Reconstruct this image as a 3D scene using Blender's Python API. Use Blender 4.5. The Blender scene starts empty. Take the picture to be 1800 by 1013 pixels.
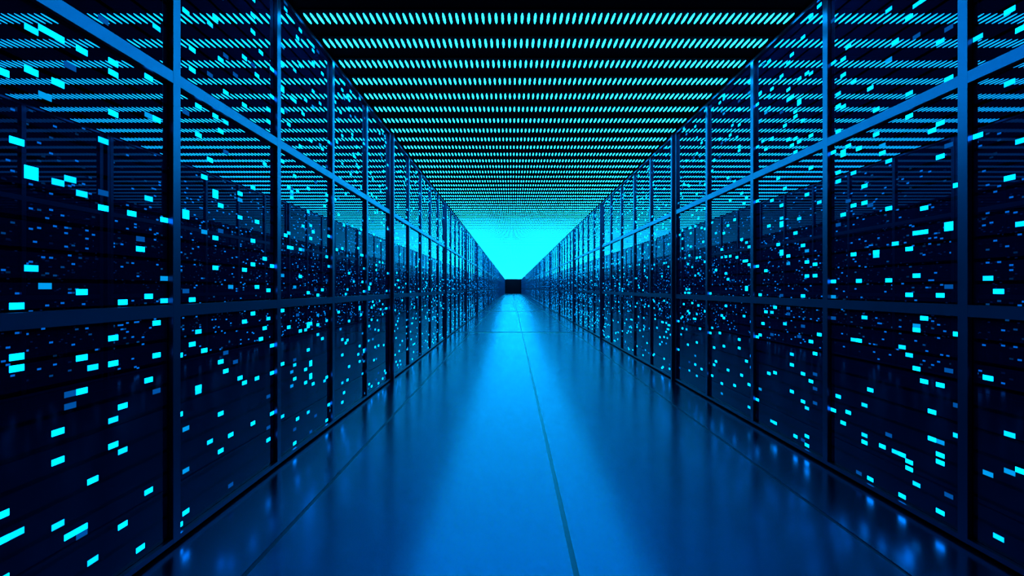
import bpy, bmesh, math, random
random.seed(11)
S = bpy.context.scene
COL = S.collection

# ---------------------------------------------------------------- dimensions (metres; camera height = U)
U = 1.2
HALF = 1.5483 * U            # glass plane of each wall, measured from the aisle's centre line
FRONT = 1.5277 * U           # front face of the posts and rails
FIN = 1.503 * U              # front edge of the divider fins
CEIL = 2.683 * U
PITCH = .8751 * U            # one rack
MODULE = 4.5165 * U          # five racks and a fin
START = 1.0945 * U
MODULES = 21
END = 96.3 * U
POST = .0446 * U
GAP = .0139 * U
CELL_W = (PITCH - .007) / 21
UNIT_PITCH = .0846 * U
SEAM = .0129 * U
UNIT_H = UNIT_PITCH - SEAM
CELL_H = UNIT_H / 4
# lower edge of the three sections of ten units, above the floor
SECTION = [(1 - .1147 - .846) * U, (1 - .0636) * U, (1 + .835) * U]
LEVELS = [SECTION[i // 10] + (i % 10) * UNIT_PITCH + SEAM / 2 for i in range(30)]
EYE_X = -.2245 * U

# ---------------------------------------------------------------- materials
def nodes(name):
    m = bpy.data.materials.new(name); m.use_nodes = True
    n = m.node_tree; n.nodes.clear()
    o = n.nodes.new('ShaderNodeOutputMaterial')
    return m, n, o

def principled(name, col, rough, ior=1.5, metal=0.0, tint=None, noise=None, bump=None):
    m, n, o = nodes(name)
    p = n.nodes.new('ShaderNodeBsdfPrincipled')
    p.inputs['Base Color'].default_value = (*col, 1)
    p.inputs['Roughness'].default_value = rough
    p.inputs['IOR'].default_value = ior
    p.inputs['Metallic'].default_value = metal
    if tint: p.inputs['Specular Tint'].default_value = (*tint, 1)
    n.links.new(p.outputs[0], o.inputs[0])
    if noise:
        scale, lo, hi = noise
        tc = n.nodes.new('ShaderNodeTexCoord'); t = n.nodes.new('ShaderNodeTexNoise')
        t.inputs['Scale'].default_value = scale; t.inputs['Detail'].default_value = 3
        r = n.nodes.new('ShaderNodeMapRange')
        r.inputs['To Min'].default_value = lo; r.inputs['To Max'].default_value = hi
        n.links.new(tc.outputs['Object'], t.inputs['Vector'])
        n.links.new(t.outputs['Fac'], r.inputs['Value'])
        n.links.new(r.outputs[0], p.inputs['Roughness'])
    return m

def emitter(name, col, k):
    m, n, o = nodes(name)
    e = n.nodes.new('ShaderNodeEmission')
    e.inputs['Color'].default_value = (*col, 1); e.inputs['Strength'].default_value = k
    n.links.new(e.outputs[0], o.inputs[0])
    m.cycles.emission_sampling = 'FRONT'
    return m

M_FLOOR = principled('floor_tile_gloss', (.0001, .0004, .002), .2, 2.4, tint=(.05, .36, 1))
M_GROOVE = principled('floor_groove', (.0002, .0012, .008), .3, 1.5, tint=(.1, .4, 1))
M_FRAME = principled('painted_steel', (.0001, .0002, .001), .28, 2.2, tint=(.1, .46, 1))
M_BLACK = principled('black_rubber', (.0002, .0003, .0005), .7, 1.05)
M_BODY = principled('polished_black', (.00002, .00004, .0001), 0, 1.62, tint=(.25, .55, 1))
M_UNIT = principled('polished_navy_glass', (.0003, .0034, .02), 0, 1.62, tint=(.25, .55, 1))
M_CEIL = principled('ceiling_black', (.0003, .0004, .0015), .7, 1.1)
M_ENDWALL = principled('end_wall_navy', (.0003, .002, .008), .6, 1.2)
M_LENS = emitter('lamp_lens_cyan', (.003, .46, 1), 27)
M_LED = {'b': emitter('indicator_bright_cyan', (0, .3, 1), 9),
         'c': emitter('indicator_soft_cyan', (0, .35, 1), 2.6),
         'm': emitter('indicator_azure', (0, .38, 1), .88),
         'd': emitter('indicator_deep_blue', (0, .22, 1), .36)}

# ---------------------------------------------------------------- mesh helpers
class Shape:
    def __init__(self): self.v = []; self.f = []; self.m = []
    def box(self, x0, x1, y0, y1, z0, z1, mi=0):
        i = len(self.v)
        self.v += [(x, y, z) for z in (z0, z1) for y in (y0, y1) for x in (x0, x1)]
        self.f += [tuple(i + k for k in q) for q in ((0, 2, 3, 1), (4, 5, 7, 6), (0, 1, 5, 4), (2, 6, 7, 3), (0, 4, 6, 2), (1, 3, 7, 5))]
        self.m += [mi] * 6; return self
    def chamfered(self, x0, x1, y0, y1, z0, z1, c):
        """upright bar whose corner edges are chamfered"""
        ring = [(x0 + c, y0), (x1 - c, y0), (x1, y0 + c), (x1, y1 - c), (x1 - c, y1), (x0 + c, y1), (x0, y1 - c), (x0, y0 + c)]
        i = len(self.v); self.v += [(x, y, z0) for x, y in ring] + [(x, y, z1) for x, y in ring]
        for k in range(8):
            a, b = k, (k + 1) % 8; self.f.append((i + a, i + b, i + 8 + b, i + 8 + a))
        self.f += [tuple(i + k for k in range(7, -1, -1)), tuple(i + 8 + k for k in range(8))]
        self.m += [0] * 10; return self
    def face_unit(self, w, h, depth):
        """a server unit: front at x=0, body towards -x, from y=0 and z=0; a narrower tray behind the face plate"""
        self.box(-.02, 0, 0, w, 0, h)
        return self.box(-depth, -.02, .006, w - .006, .004, h - .004)
    def lens(self, x, y, rx, ry, z, h, n=14):
        """a shallow oval lens hanging h below z"""
        i = len(self.v)
        self.v += [(x + rx * math.cos(2 * math.pi * k / n), y + ry * math.sin(2 * math.pi * k / n), z) for k in range(n)]
        self.v += [(x + .94 * rx * math.cos(2 * math.pi * k / n), y + .94 * ry * math.sin(2 * math.pi * k / n), z - h) for k in range(n)]
        for k in range(n):
            b = (k + 1) % n; self.f.append((i + b, i + k, i + n + k, i + n + b))
        self.f.append(tuple(i + n + k for k in range(n - 1, -1, -1))); self.m += [0] * (n + 1); return self
    def mesh(self, name, *mats):
        me = bpy.data.meshes.new(name); me.from_pydata(self.v, [], self.f)
        for a in mats: me.materials.append(a)
        me.polygons.foreach_set('material_index', self.m); me.update(); return me

def put(name, me, parent=None, loc=(0, 0, 0), rz=0.0):
    o = bpy.data.objects.new(name, me); COL.objects.link(o)
    o.parent = parent; o.location = loc; o.rotation_euler.z = rz
    return o

def thing(name, label, cat, group=None, loc=(0, 0, 0), me=None, sx=1):
    o = bpy.data.objects.new(name, me); COL.objects.link(o)
    o.location = loc; o['label'] = label; o['category'] = cat
    if group: o['group'] = group
    return o

ORD = ('first second third fourth fifth sixth seventh eighth ninth tenth eleventh twelfth thirteenth fourteenth fifteenth sixteenth '
       'seventeenth eighteenth nineteenth twentieth twenty-first twenty-second twenty-third twenty-fourth').split()

# ---------------------------------------------------------------- the setting
BACK = -3.6 * U
DEEP = HALF + .62 * U
def floor_mesh():
    s = Shape()
    g, gy = .01 * U, .11 * U
    xs = [-DEEP, -1.156 * U, 0, 1.156 * U, DEEP]
    ys = [BACK] + [(11.54 + 10.3 * k) * U for k in range(-1, 9)] + [END + .5 * U]
    for a, b in zip(xs, xs[1:]):
        for c, d in zip(ys, ys[1:]):
            s.box(a + (g if a > -DEEP else 0), b - (g if b < DEEP else 0), c + (gy if c > BACK else 0), d - gy, -.03, 0)
    s.box(-DEEP, DEEP, BACK, END + .5 * U, -.08, -.004, 1)
    return s.mesh('floor', M_FLOOR, M_GROOVE)
def structure(name, me, label):
    o = put(name, me); o['kind'] = 'structure'; o['label'] = label; o['category'] = name.split('_')[0]; return o
structure('floor', floor_mesh(), 'glossy dark blue tiled floor running down the aisle')
structure('ceiling', Shape().box(-DEEP, DEEP, BACK, END + .5 * U, CEIL, CEIL + .1).mesh('ceiling', M_CEIL), 'flat black ceiling carrying rows of cyan lights')
structure('wall_far', Shape().box(-DEEP, DEEP, END, END + .1, 0, CEIL).mesh('wall_far', M_ENDWALL), 'small dark navy wall closing the far end of the aisle')

# ---------------------------------------------------------------- ceiling lights: rows of oval lamps
LX = [(-37 + k) * .0404 * U for k in range(75)]
RX, RY = .0072 * U, .0635 * U
HOUSE = .008 * U
row_w = 75 * .0404 * U / 2
house_me = Shape().box(-row_w, row_w, -.1 * U, .1 * U, -HOUSE, 0).mesh('housing', M_CEIL)
one_lens = Shape().lens(0, 0, RX, RY, 0, .003).mesh('lens', M_LENS)
s = Shape()
for x in LX: s.lens(x, 0, RX, RY, 0, .003, 10)
all_lens = s.mesh('lens', M_LENS)
ROW0, ROWP = 3.1815 * U, .3231 * U
for k in range(-2, 288):
    y = ROW0 + k * ROWP
    if y > END - .15 * U: break
    if 0 <= k < 24:
        lab = '%s row of cyan oval lights on the black ceiling, counting away from the viewer' % ORD[k]
    elif k < 0:
        lab = 'row of cyan oval lights on the ceiling just outside the top of the view'
    else:
        lab = 'distant row of cyan oval ceiling lights, beyond the twenty-fourth row'
    t = thing('light_row', lab, 'ceiling light', 'rows of oval lights across the ceiling', (0, y, CEIL))
    put('housing', house_me, t)
    if 0 <= k < 4:
        for x in LX: put('lens', one_lens, t, (x, 0, -HOUSE))
    else:
        o = put('lens', all_lens, t, (0, 0, -HOUSE)); o['kind'] = 'stuff'

# ---------------------------------------------------------------- server racks
LED_DATA = {
    'L0': '0.2.17.b 1.0.15.b 1.3.12.b 2.1.10.b 2.1.11.b 2.1.18.b 2.2.5.b 2.2.11.d 3.1.5.b 3.1.6.b 3.3.9.b 4.0.15.b 4.2.5.b 4.3.12.b 5.2.9.b 5.3.14.b 6.0.19.d 6.1.15.b 6.2.9.b 6.3.14.b 7.1.10.d 7.1.11.b 7.2.18.b 7.3.10.d 8.0.6.b 8.0.11.b 8.2.12.b 8.2.14.b 8.2.19.b 9.0.19.b 9.2.14.b 9.3.6.b 10.0.8.m 10.1.11.b 10.2.18.b 10.3.6.b 10.3.15.b 10.3.20.b 11.2.7.b 11.3.20.m 12.0.17.d 12.2.17.b 13.0.13.b 13.0.16.b 13.0.20.b 14.1.7.b 14.1.10.b 14.1.18.b 14.2.7.b 14.2.9.b 14.2.13.d 14.3.11.b 15.2.6.b 16.2.13.b 17.0.7.b 17.0.9.b 17.1.14.b 17.2.5.b 17.3.8.m 18.1.10.d 18.3.18.m 18.3.19.b 19.0.18.b 19.1.14.b 19.2.8.b 19.2.9.b 19.2.11.b 19.3.7.b 19.3.14.b 20.2.13.d 21.1.13.b 21.1.19.b',
    'L1': '0.1.2.b 0.2.10.d 0.3.1.b 1.1.19.b 2.1.2.m 2.1.8.b 2.2.19.d 3.2.6.b 3.3.10.b 3.3.15.b 3.3.20.b 4.1.2.m 4.1.8.b 4.2.19.d 5.0.13.b 5.0.16.b 5.0.20.b 5.2.1.b 6.0.9.b 6.2.4.b 6.3.4.b 6.3.12.b 7.0.9.d 7.1.20.b 7.2.8.b 7.3.11.d 8.0.18.b 8.1.3.b 8.3.1.b 8.3.5.b 8.3.17.b 9.0.15.b 9.2.13.b 9.2.19.b 9.3.4.b 10.0.10.m 10.0.16.b 10.1.2.d 10.1.19.b 10.3.3.b 11.0.7.b 11.0.13.b 12.1.18.b 12.3.15.b 12.3.20.b 13.0.8.d 13.1.5.m 13.1.15.b 13.2.7.b 14.0.12.b 14.0.16.b 14.2.2.b 14.3.2.b 15.0.7.b 15.0.12.m 15.1.7.b 15.3.8.b 16.0.15.b 16.2.5.b 16.3.12.b 17.2.6.b 18.1.18.b 18.2.4.b 18.3.9.d 19.0.4.b 19.0.7.b 19.0.9.b 19.3.2.d 19.3.8.b 20.0.3.b 20.0.9.b 20.0.13.b 20.0.19.b 21.0.3.b 21.1.19.b 21.3.6.d 22.0.9.d 22.1.20.b 22.2.8.b 22.3.11.d 23.0.6.b 23.1.13.b 23.1.15.d 23.2.2.b 23.3.16.b 24.0.17.b 24.2.7.b 24.2.20.b 25.0.8.d 25.1.15.b 26.1.15.b 27.1.15.b',
    'L2': '0.3.6.b 0.3.12.d 0.3.19.b 1.0.7.b 1.0.11.b 1.2.20.b 1.3.6.d 1.3.14.d 2.1.2.b 3.0.13.b 3.0.19.b 3.1.18.b 4.0.6.b 4.1.12.b 4.2.5.m 4.2.12.b 4.3.10.b 5.0.6.b 5.1.12.b 5.2.5.m 5.2.12.b 5.3.10.b 6.1.11.b 6.3.2.b 6.3.6.d 7.1.15.b 7.3.17.b 8.1.4.b 8.1.11.b 8.1.12.b 8.1.19.b 8.2.11.b 8.2.15.b 8.3.8.b 8.3.10.b 9.0.2.b 9.2.7.d 9.3.15.m 10.0.6.m 10.1.14.d 10.1.17.b 10.2.11.b 10.3.15.b 11.1.2.m 11.1.8.b 11.2.19.d 12.1.20.b 13.1.4.b 13.1.5.b 13.1.8.b 13.1.9.m 13.2.19.b 14.1.4.b 14.1.12.b 14.2.3.b 15.0.20.d 15.1.12.b 15.2.9.b 15.3.13.b 15.3.20.b 16.1.11.b 17.0.4.b 17.0.5.d 17.0.7.b 17.1.5.b 17.1.18.b 17.2.5.m 17.3.5.b 18.0.6.b 18.1.19.b 18.2.11.b 18.3.19.b 19.2.2.b 19.3.14.d 20.1.8.b 20.2.19.d 21.0.16.m 21.1.4.b 21.1.12.b 21.1.17.b 22.1.20.b 22.2.3.d 22.3.2.b 23.0.2.b 23.1.2.b 23.1.5.b 23.1.6.b 23.3.9.b 24.2.10.b 24.2.13.m 25.0.6.b 25.1.13.b 25.2.2.b 25.3.16.b 26.1.2.m 26.1.8.b 27.0.13.b 27.0.17.b 28.0.13.b 28.2.7.b 29.0.13.m 29.2.3.b 29.3.8.b 29.3.13.b 29.3.15.d',
    'R0': '0.1.18.b 3.0.16.b 3.1.17.m 3.3.19.m 5.3.17.b 7.2.19.b 10.1.18.b 11.3.19.b 13.2.16.b 15.2.17.b 16.0.16.b 17.1.20.b 19.2.17.b 20.0.16.b 21.0.17.b 21.2.20.b 22.0.18.b',
    'R1': '0.2.3.b 0.3.8.b 0.3.13.b 0.3.15.d 1.0.7.b 1.2.2.d 1.3.6.b 2.0.3.b 2.0.18.b 2.1.14.b 2.2.8.b 2.2.9.b 2.2.11.b 2.3.7.b 2.3.14.b 3.0.3.m 3.0.4.b 3.1.17.b 3.2.20.b 3.3.3.b 3.3.10.d 4.2.1.b 4.2.14.b 4.2.19.b 5.0.1.d 5.2.13.b 5.3.4.b 6.1.3.b 6.1.5.b 7.0.7.b 7.2.2.d 7.3.6.b 8.3.8.b 8.3.15.b 8.3.16.b 9.0.5.b 9.1.14.b 9.2.6.m 9.2.20.d 9.3.1.b 9.3.6.b 10.0.2.d 10.2.3.b 10.2.7.b 10.3.20.m 11.2.6.b 11.3.10.b 11.3.15.b 11.3.20.b 12.0.7.b 12.0.12.b 12.0.16.b 12.1.12.b 13.0.2.b 13.1.2.b 13.1.5.b 13.1.6.b 13.3.9.b 14.0.5.b 14.0.19.d 15.0.14.b 15.0.16.b 15.1.1.b 15.1.13.d 15.2.18.b 15.3.10.b 16.0.14.b 16.3.17.d 17.0.10.b 17.0.16.b 17.1.2.d 17.1.19.b 17.3.3.b 18.0.3.b 18.0.11.m 18.1.4.b 18.2.11.b 18.3.19.b 19.0.7.b 19.1.12.b 19.1.17.b 19.1.20.b 19.2.18.b 19.3.15.b 19.3.18.b 20.2.7.b 20.2.12.b 20.3.2.b 20.3.19.b 21.0.13.b 21.0.19.b 21.1.18.b 22.0.10.m 22.0.16.b 22.1.2.d 22.1.19.b 22.3.3.b 23.1.9.b 23.1.18.b 23.3.6.d 24.0.5.b 24.0.6.b 24.0.20.b 24.1.18.b 24.2.7.b 25.1.10.b 25.3.17.b 27.1.20.d',
    'R2': '0.0.5.b 0.1.14.b 0.1.15.b 0.2.6.d 0.2.8.b 0.3.5.b 1.0.20.b 2.0.5.b 2.0.19.m 3.1.9.b 3.2.3.d 3.3.6.b 4.0.4.b 4.1.14.b 4.2.3.d 4.2.16.b 5.1.9.b 5.2.3.d 5.3.6.b 6.0.3.b 6.2.9.b 7.0.7.d 7.1.4.b 7.1.15.d 7.2.19.b 7.3.20.b 8.1.6.d 8.1.11.b 8.2.18.b 8.3.2.b 9.0.10.d 9.0.14.b 9.2.10.d 9.2.15.b 9.2.17.b 10.3.6.b 10.3.12.d 10.3.19.b 11.1.3.b 11.1.5.b 12.1.5.b 12.1.10.m 12.1.20.b 12.2.3.b 12.3.17.b 13.0.6.b 13.1.12.b 13.2.5.m 13.2.12.b 13.3.10.b 14.0.8.b 14.3.13.b 15.0.7.b 15.0.12.b 15.0.16.b 15.1.12.b 16.1.2.b 16.3.12.b 17.0.15.b 17.2.5.b 17.3.12.b 18.2.11.b 18.3.20.b 19.2.13.b 19.3.4.b 20.0.4.b 20.0.7.b 20.0.9.b 20.3.8.b 21.1.17.b 21.2.10.b 21.3.8.b 22.0.8.b 22.1.11.b 22.2.18.b 22.3.6.b 22.3.15.b 22.3.20.b 23.0.7.b 23.0.12.d 23.1.7.b 23.3.8.b 24.0.16.b 24.1.17.m 24.2.9.b 24.2.10.b 24.3.19.m 25.0.16.b 25.0.20.b 25.2.5.b 25.2.7.b 25.3.4.b 25.3.10.b 26.1.12.b 26.1.19.b 26.3.15.b 27.1.9.b 27.3.10.b 28.0.18.d 28.1.16.b 28.3.6.b 29.0.4.m 29.0.14.d 29.2.2.b 29.3.4.b'}
BODY_D = .5 * U
FACE_GAP = .0005
unit_me = Shape().face_unit(PITCH - .006, UNIT_H, BODY_D * .8).mesh('server_unit', M_UNIT)
s = Shape()
for z in LEVELS:
    t = Shape().face_unit(PITCH - .006, UNIT_H, BODY_D * .8)
    i = len(s.v); s.v += [(a, b, c + z) for a, b, c in t.v]; s.f += [tuple(i + k for k in q) for q in t.f]; s.m += t.m
stack_me = s.mesh('server_unit', M_UNIT)
BODY_TOP = (1 + 1.67) * U
b = (Shape().box(-BODY_D, -BODY_D + .01, 0, PITCH - .002, GAP, BODY_TOP)
     .box(-BODY_D, -.002, 0, .0018, GAP, BODY_TOP).box(-BODY_D, -.002, PITCH - .0038, PITCH - .002, GAP, BODY_TOP))
edges = [GAP] + [q for z in LEVELS for q in (z - FACE_GAP, z + UNIT_H + FACE_GAP)] + [BODY_TOP]
for a, c in zip(edges[0::2], edges[1::2]):                 # black filler strips between the units, flush with their faces
    if c - a > .001: b.box(-.05, 0, .0022, PITCH - .0042, a, c)
body_me = b.mesh('cabinet', M_BODY)
plinth_me = Shape().box(-BODY_D, -.02, 0, PITCH - .002, 0, GAP).mesh('plinth', M_BLACK)
LED_W, LED_H, LED_D = CELL_W * .985, CELL_H * .985, .0012
led_me = {k: Shape().box(-.002, LED_D, 0, LED_W, 0, LED_H).mesh('indicator_light', M_LED[k]) for k in M_LED}
def led_kind(): return random.choices('bcmd', (60, 18, 10, 12))[0]
def cell(r, c): return (c * CELL_W + .0006, (3 - r) * CELL_H)
DENS = .039
def rack_lights():
    s = Shape(); mats = [M_LED[q] for q in 'bcmd']
    for z0 in LEVELS:
        for r in range(4):
            for c in range(21):
                if random.random() < DENS:
                    y, z = cell(r, c); s.box(-.002, LED_D, y, y + LED_W, z0 + z, z0 + z + LED_H, 'bcmd'.index(led_kind()))
    return s.mesh('indicator_light', *mats)
rack_var = [rack_lights() for _ in range(9)]

def parse(side, g):
    d = {}
    if g > 2:
        for u in range(30):
            for r in range(4):
                for c in range(21):
                    if random.random() < DENS: d[(u, r, c)] = led_kind()
        return d
    for t in LED_DATA[side + str(g)].split():
        u, r, c, l = t.split('.'); d[(int(u), int(r), int(c))] = l
    if g == 0:
        lo = 5 if side == "L" else 16
        for u in range(30):
            for r in range(4):
                for c in range(lo):
                    if random.random() < DENS: d[(u, r, c)] = led_kind()
    return d

def rack(side, g, y):
    """one rack; local x points into the aisle, local y runs along the aisle (mirrored pieces on the right are turned, not scaled)"""
    sgn = -1 if side == 'L' else 1
    word = 'left' if side == 'L' else 'right'
    if 0 <= g < 10:
        lab = '%s dark polished server rack with cyan indicators along the %s wall, nearest first' % (ORD[g], word)
    elif g < 0:
        lab = 'dark polished server rack on the %s wall beside or behind the viewer' % word
    else:
        lab = 'distant server rack on the %s wall, beyond its tenth rack' % word
    t = thing('server_rack', lab, 'server rack', 'server racks along the %s wall' % word, (sgn * HALF, y, 0))
    flip = side == 'R'
    W = PITCH
    def place(name, me, parent, y0, z0, w, x=0.0):
        # pieces are modelled facing +x from y=0; on the right wall they are turned by 180 degrees
        if flip and parent is t: return put(name, me, parent, (-x, y0 + w, z0), math.pi)
        return put(name, me, parent, (x, y0, z0))
    place('cabinet', body_me, t, 0, 0, W - .002)
    place('plinth', plinth_me, t, 0, 0, W - .002)
    near = 0 <= g < 3
    if 0 <= g < 10:
        data = parse(side, g)
        for i, z in enumerate(LEVELS):
            u = place('server_unit', unit_me, t, .002, z, W - .006)
            for (uu, r, c), l in data.items():
                if uu != i: continue
                if near and l == 'b' and random.random() < .2: l = 'c'
                yy, zz = cell(r, c)
                if flip: yy = W - .006 - yy - LED_W
                put('indicator_light', led_me[l], u, (0, yy, zz))
    else:
        u = place('server_unit', stack_me, t, .002, 0, W - .006); u['kind'] = 'stuff'
        o = put('indicator_light', random.choice(rack_var), u, (0, 0, 0)); o['kind'] = 'stuff'

# ---------------------------------------------------------------- steel grids in front of the racks, one per five racks
RUN = 5 * PITCH + POST
P_D = HALF - FRONT - .002
Z0, Z1 = GAP, (1 + 1.669) * U
post_me = Shape().chamfered(0, P_D, 0, POST, Z0, Z1, .0012).mesh('post', M_FRAME)
def rail_me(z0, z1): return Shape().box(0, P_D - .0004, .001, RUN - .001, z0, z1).mesh('rail', M_FRAME)
rails = {'bottom_rail': rail_me(Z0 + .0003, .034 * U), 'middle_rail': rail_me((1 - .1108) * U, (1 - .0655) * U),
         'upper_rail': rail_me((1 + .789) * U, (1 + .834) * U), 'top_rail': rail_me(Z1 - .02 * U, Z1 - .0003)}
fin_me = Shape().chamfered(-.3 * U, HALF - FIN, 0, .033 * U, 0, CEIL - .004, .001).mesh('divider_fin', M_FRAME)

def frame(side, m, y):
    sgn = -1 if side == 'L' else 1
    word = 'left' if side == 'L' else 'right'
    if 0 <= m < 4: lab = '%s blue steel grid of posts and rails along the %s racks, nearest first' % (ORD[m], word)
    elif m < 0: lab = 'blue steel grid of posts and rails on the %s beside the viewer' % word
    else: lab = 'distant blue steel grid on the %s racks, beyond the fourth grid' % word
    t = thing('steel_frame', lab, 'frame', 'steel grids on the %s wall' % word, (sgn * (HALF - .002), y, 0))
    for k in range(6):
        if side == 'L': put('post', post_me, t, (0, k * PITCH, 0))
        else: put('post', post_me, t, (0, k * PITCH + POST, 0), math.pi)
    for n, me in rails.items():
        if side == 'L': put(n, me, t)
        else: put(n, me, t, (0, RUN, 0), math.pi)

for side in 'LR':
    sgn = -1 if side == 'L' else 1
    word = 'left' if side == 'L' else 'right'
    for m in range(-1, MODULES):
        y = START + m * MODULE
        frame(side, m, y)
        for k in range(5): rack(side, m * 5 + k if m >= 0 else -1, y + k * PITCH + .0036)
        if m < MODULES - 1:
            fy = y + (5.54 - 1.0945) * U
            if m == -1: lab = 'black divider fin on the %s wall beside the viewer, just out of view' % word
            elif m < 3: lab = '%s black full-height divider fin standing out between the %s racks, nearest first' % (ORD[m], word)
            else: lab = 'distant black divider fin between the %s racks, beyond the third fin' % word
            f = thing('divider_fin', lab, 'divider', 'divider fins on the %s wall' % word, (sgn * HALF, fy, 0), fin_me)
            if side == 'R': f.rotation_euler.z = math.pi; f.location.y = fy + .033 * U

# ---------------------------------------------------------------- camera, world, view
w = bpy.data.worlds.new('world'); w.use_nodes = True; S.world = w
w.node_tree.nodes['Background'].inputs[0].default_value = (0, .0, .001, 1)
cam = bpy.data.cameras.new('camera'); co = bpy.data.objects.new('camera', cam); COL.objects.link(co)
cam.sensor_width = 36; cam.lens = 18; cam.clip_start = .02; cam.clip_end = 400
co.location = (EYE_X, 0, U); co.rotation_euler = (math.pi / 2, 0, 0)
S.camera = co
S.view_settings.view_transform = 'Standard'; S.view_settings.look = 'None'
S.view_settings.exposure = 0; S.view_settings.gamma = 1; S.view_settings.use_curve_mapping = False
S.cycles.max_bounces = 12; S.cycles.glossy_bounces = 8; S.cycles.transparent_max_bounces = 24
S.cycles.diffuse_bounces = 3
S.cycles.sample_clamp_indirect = 0
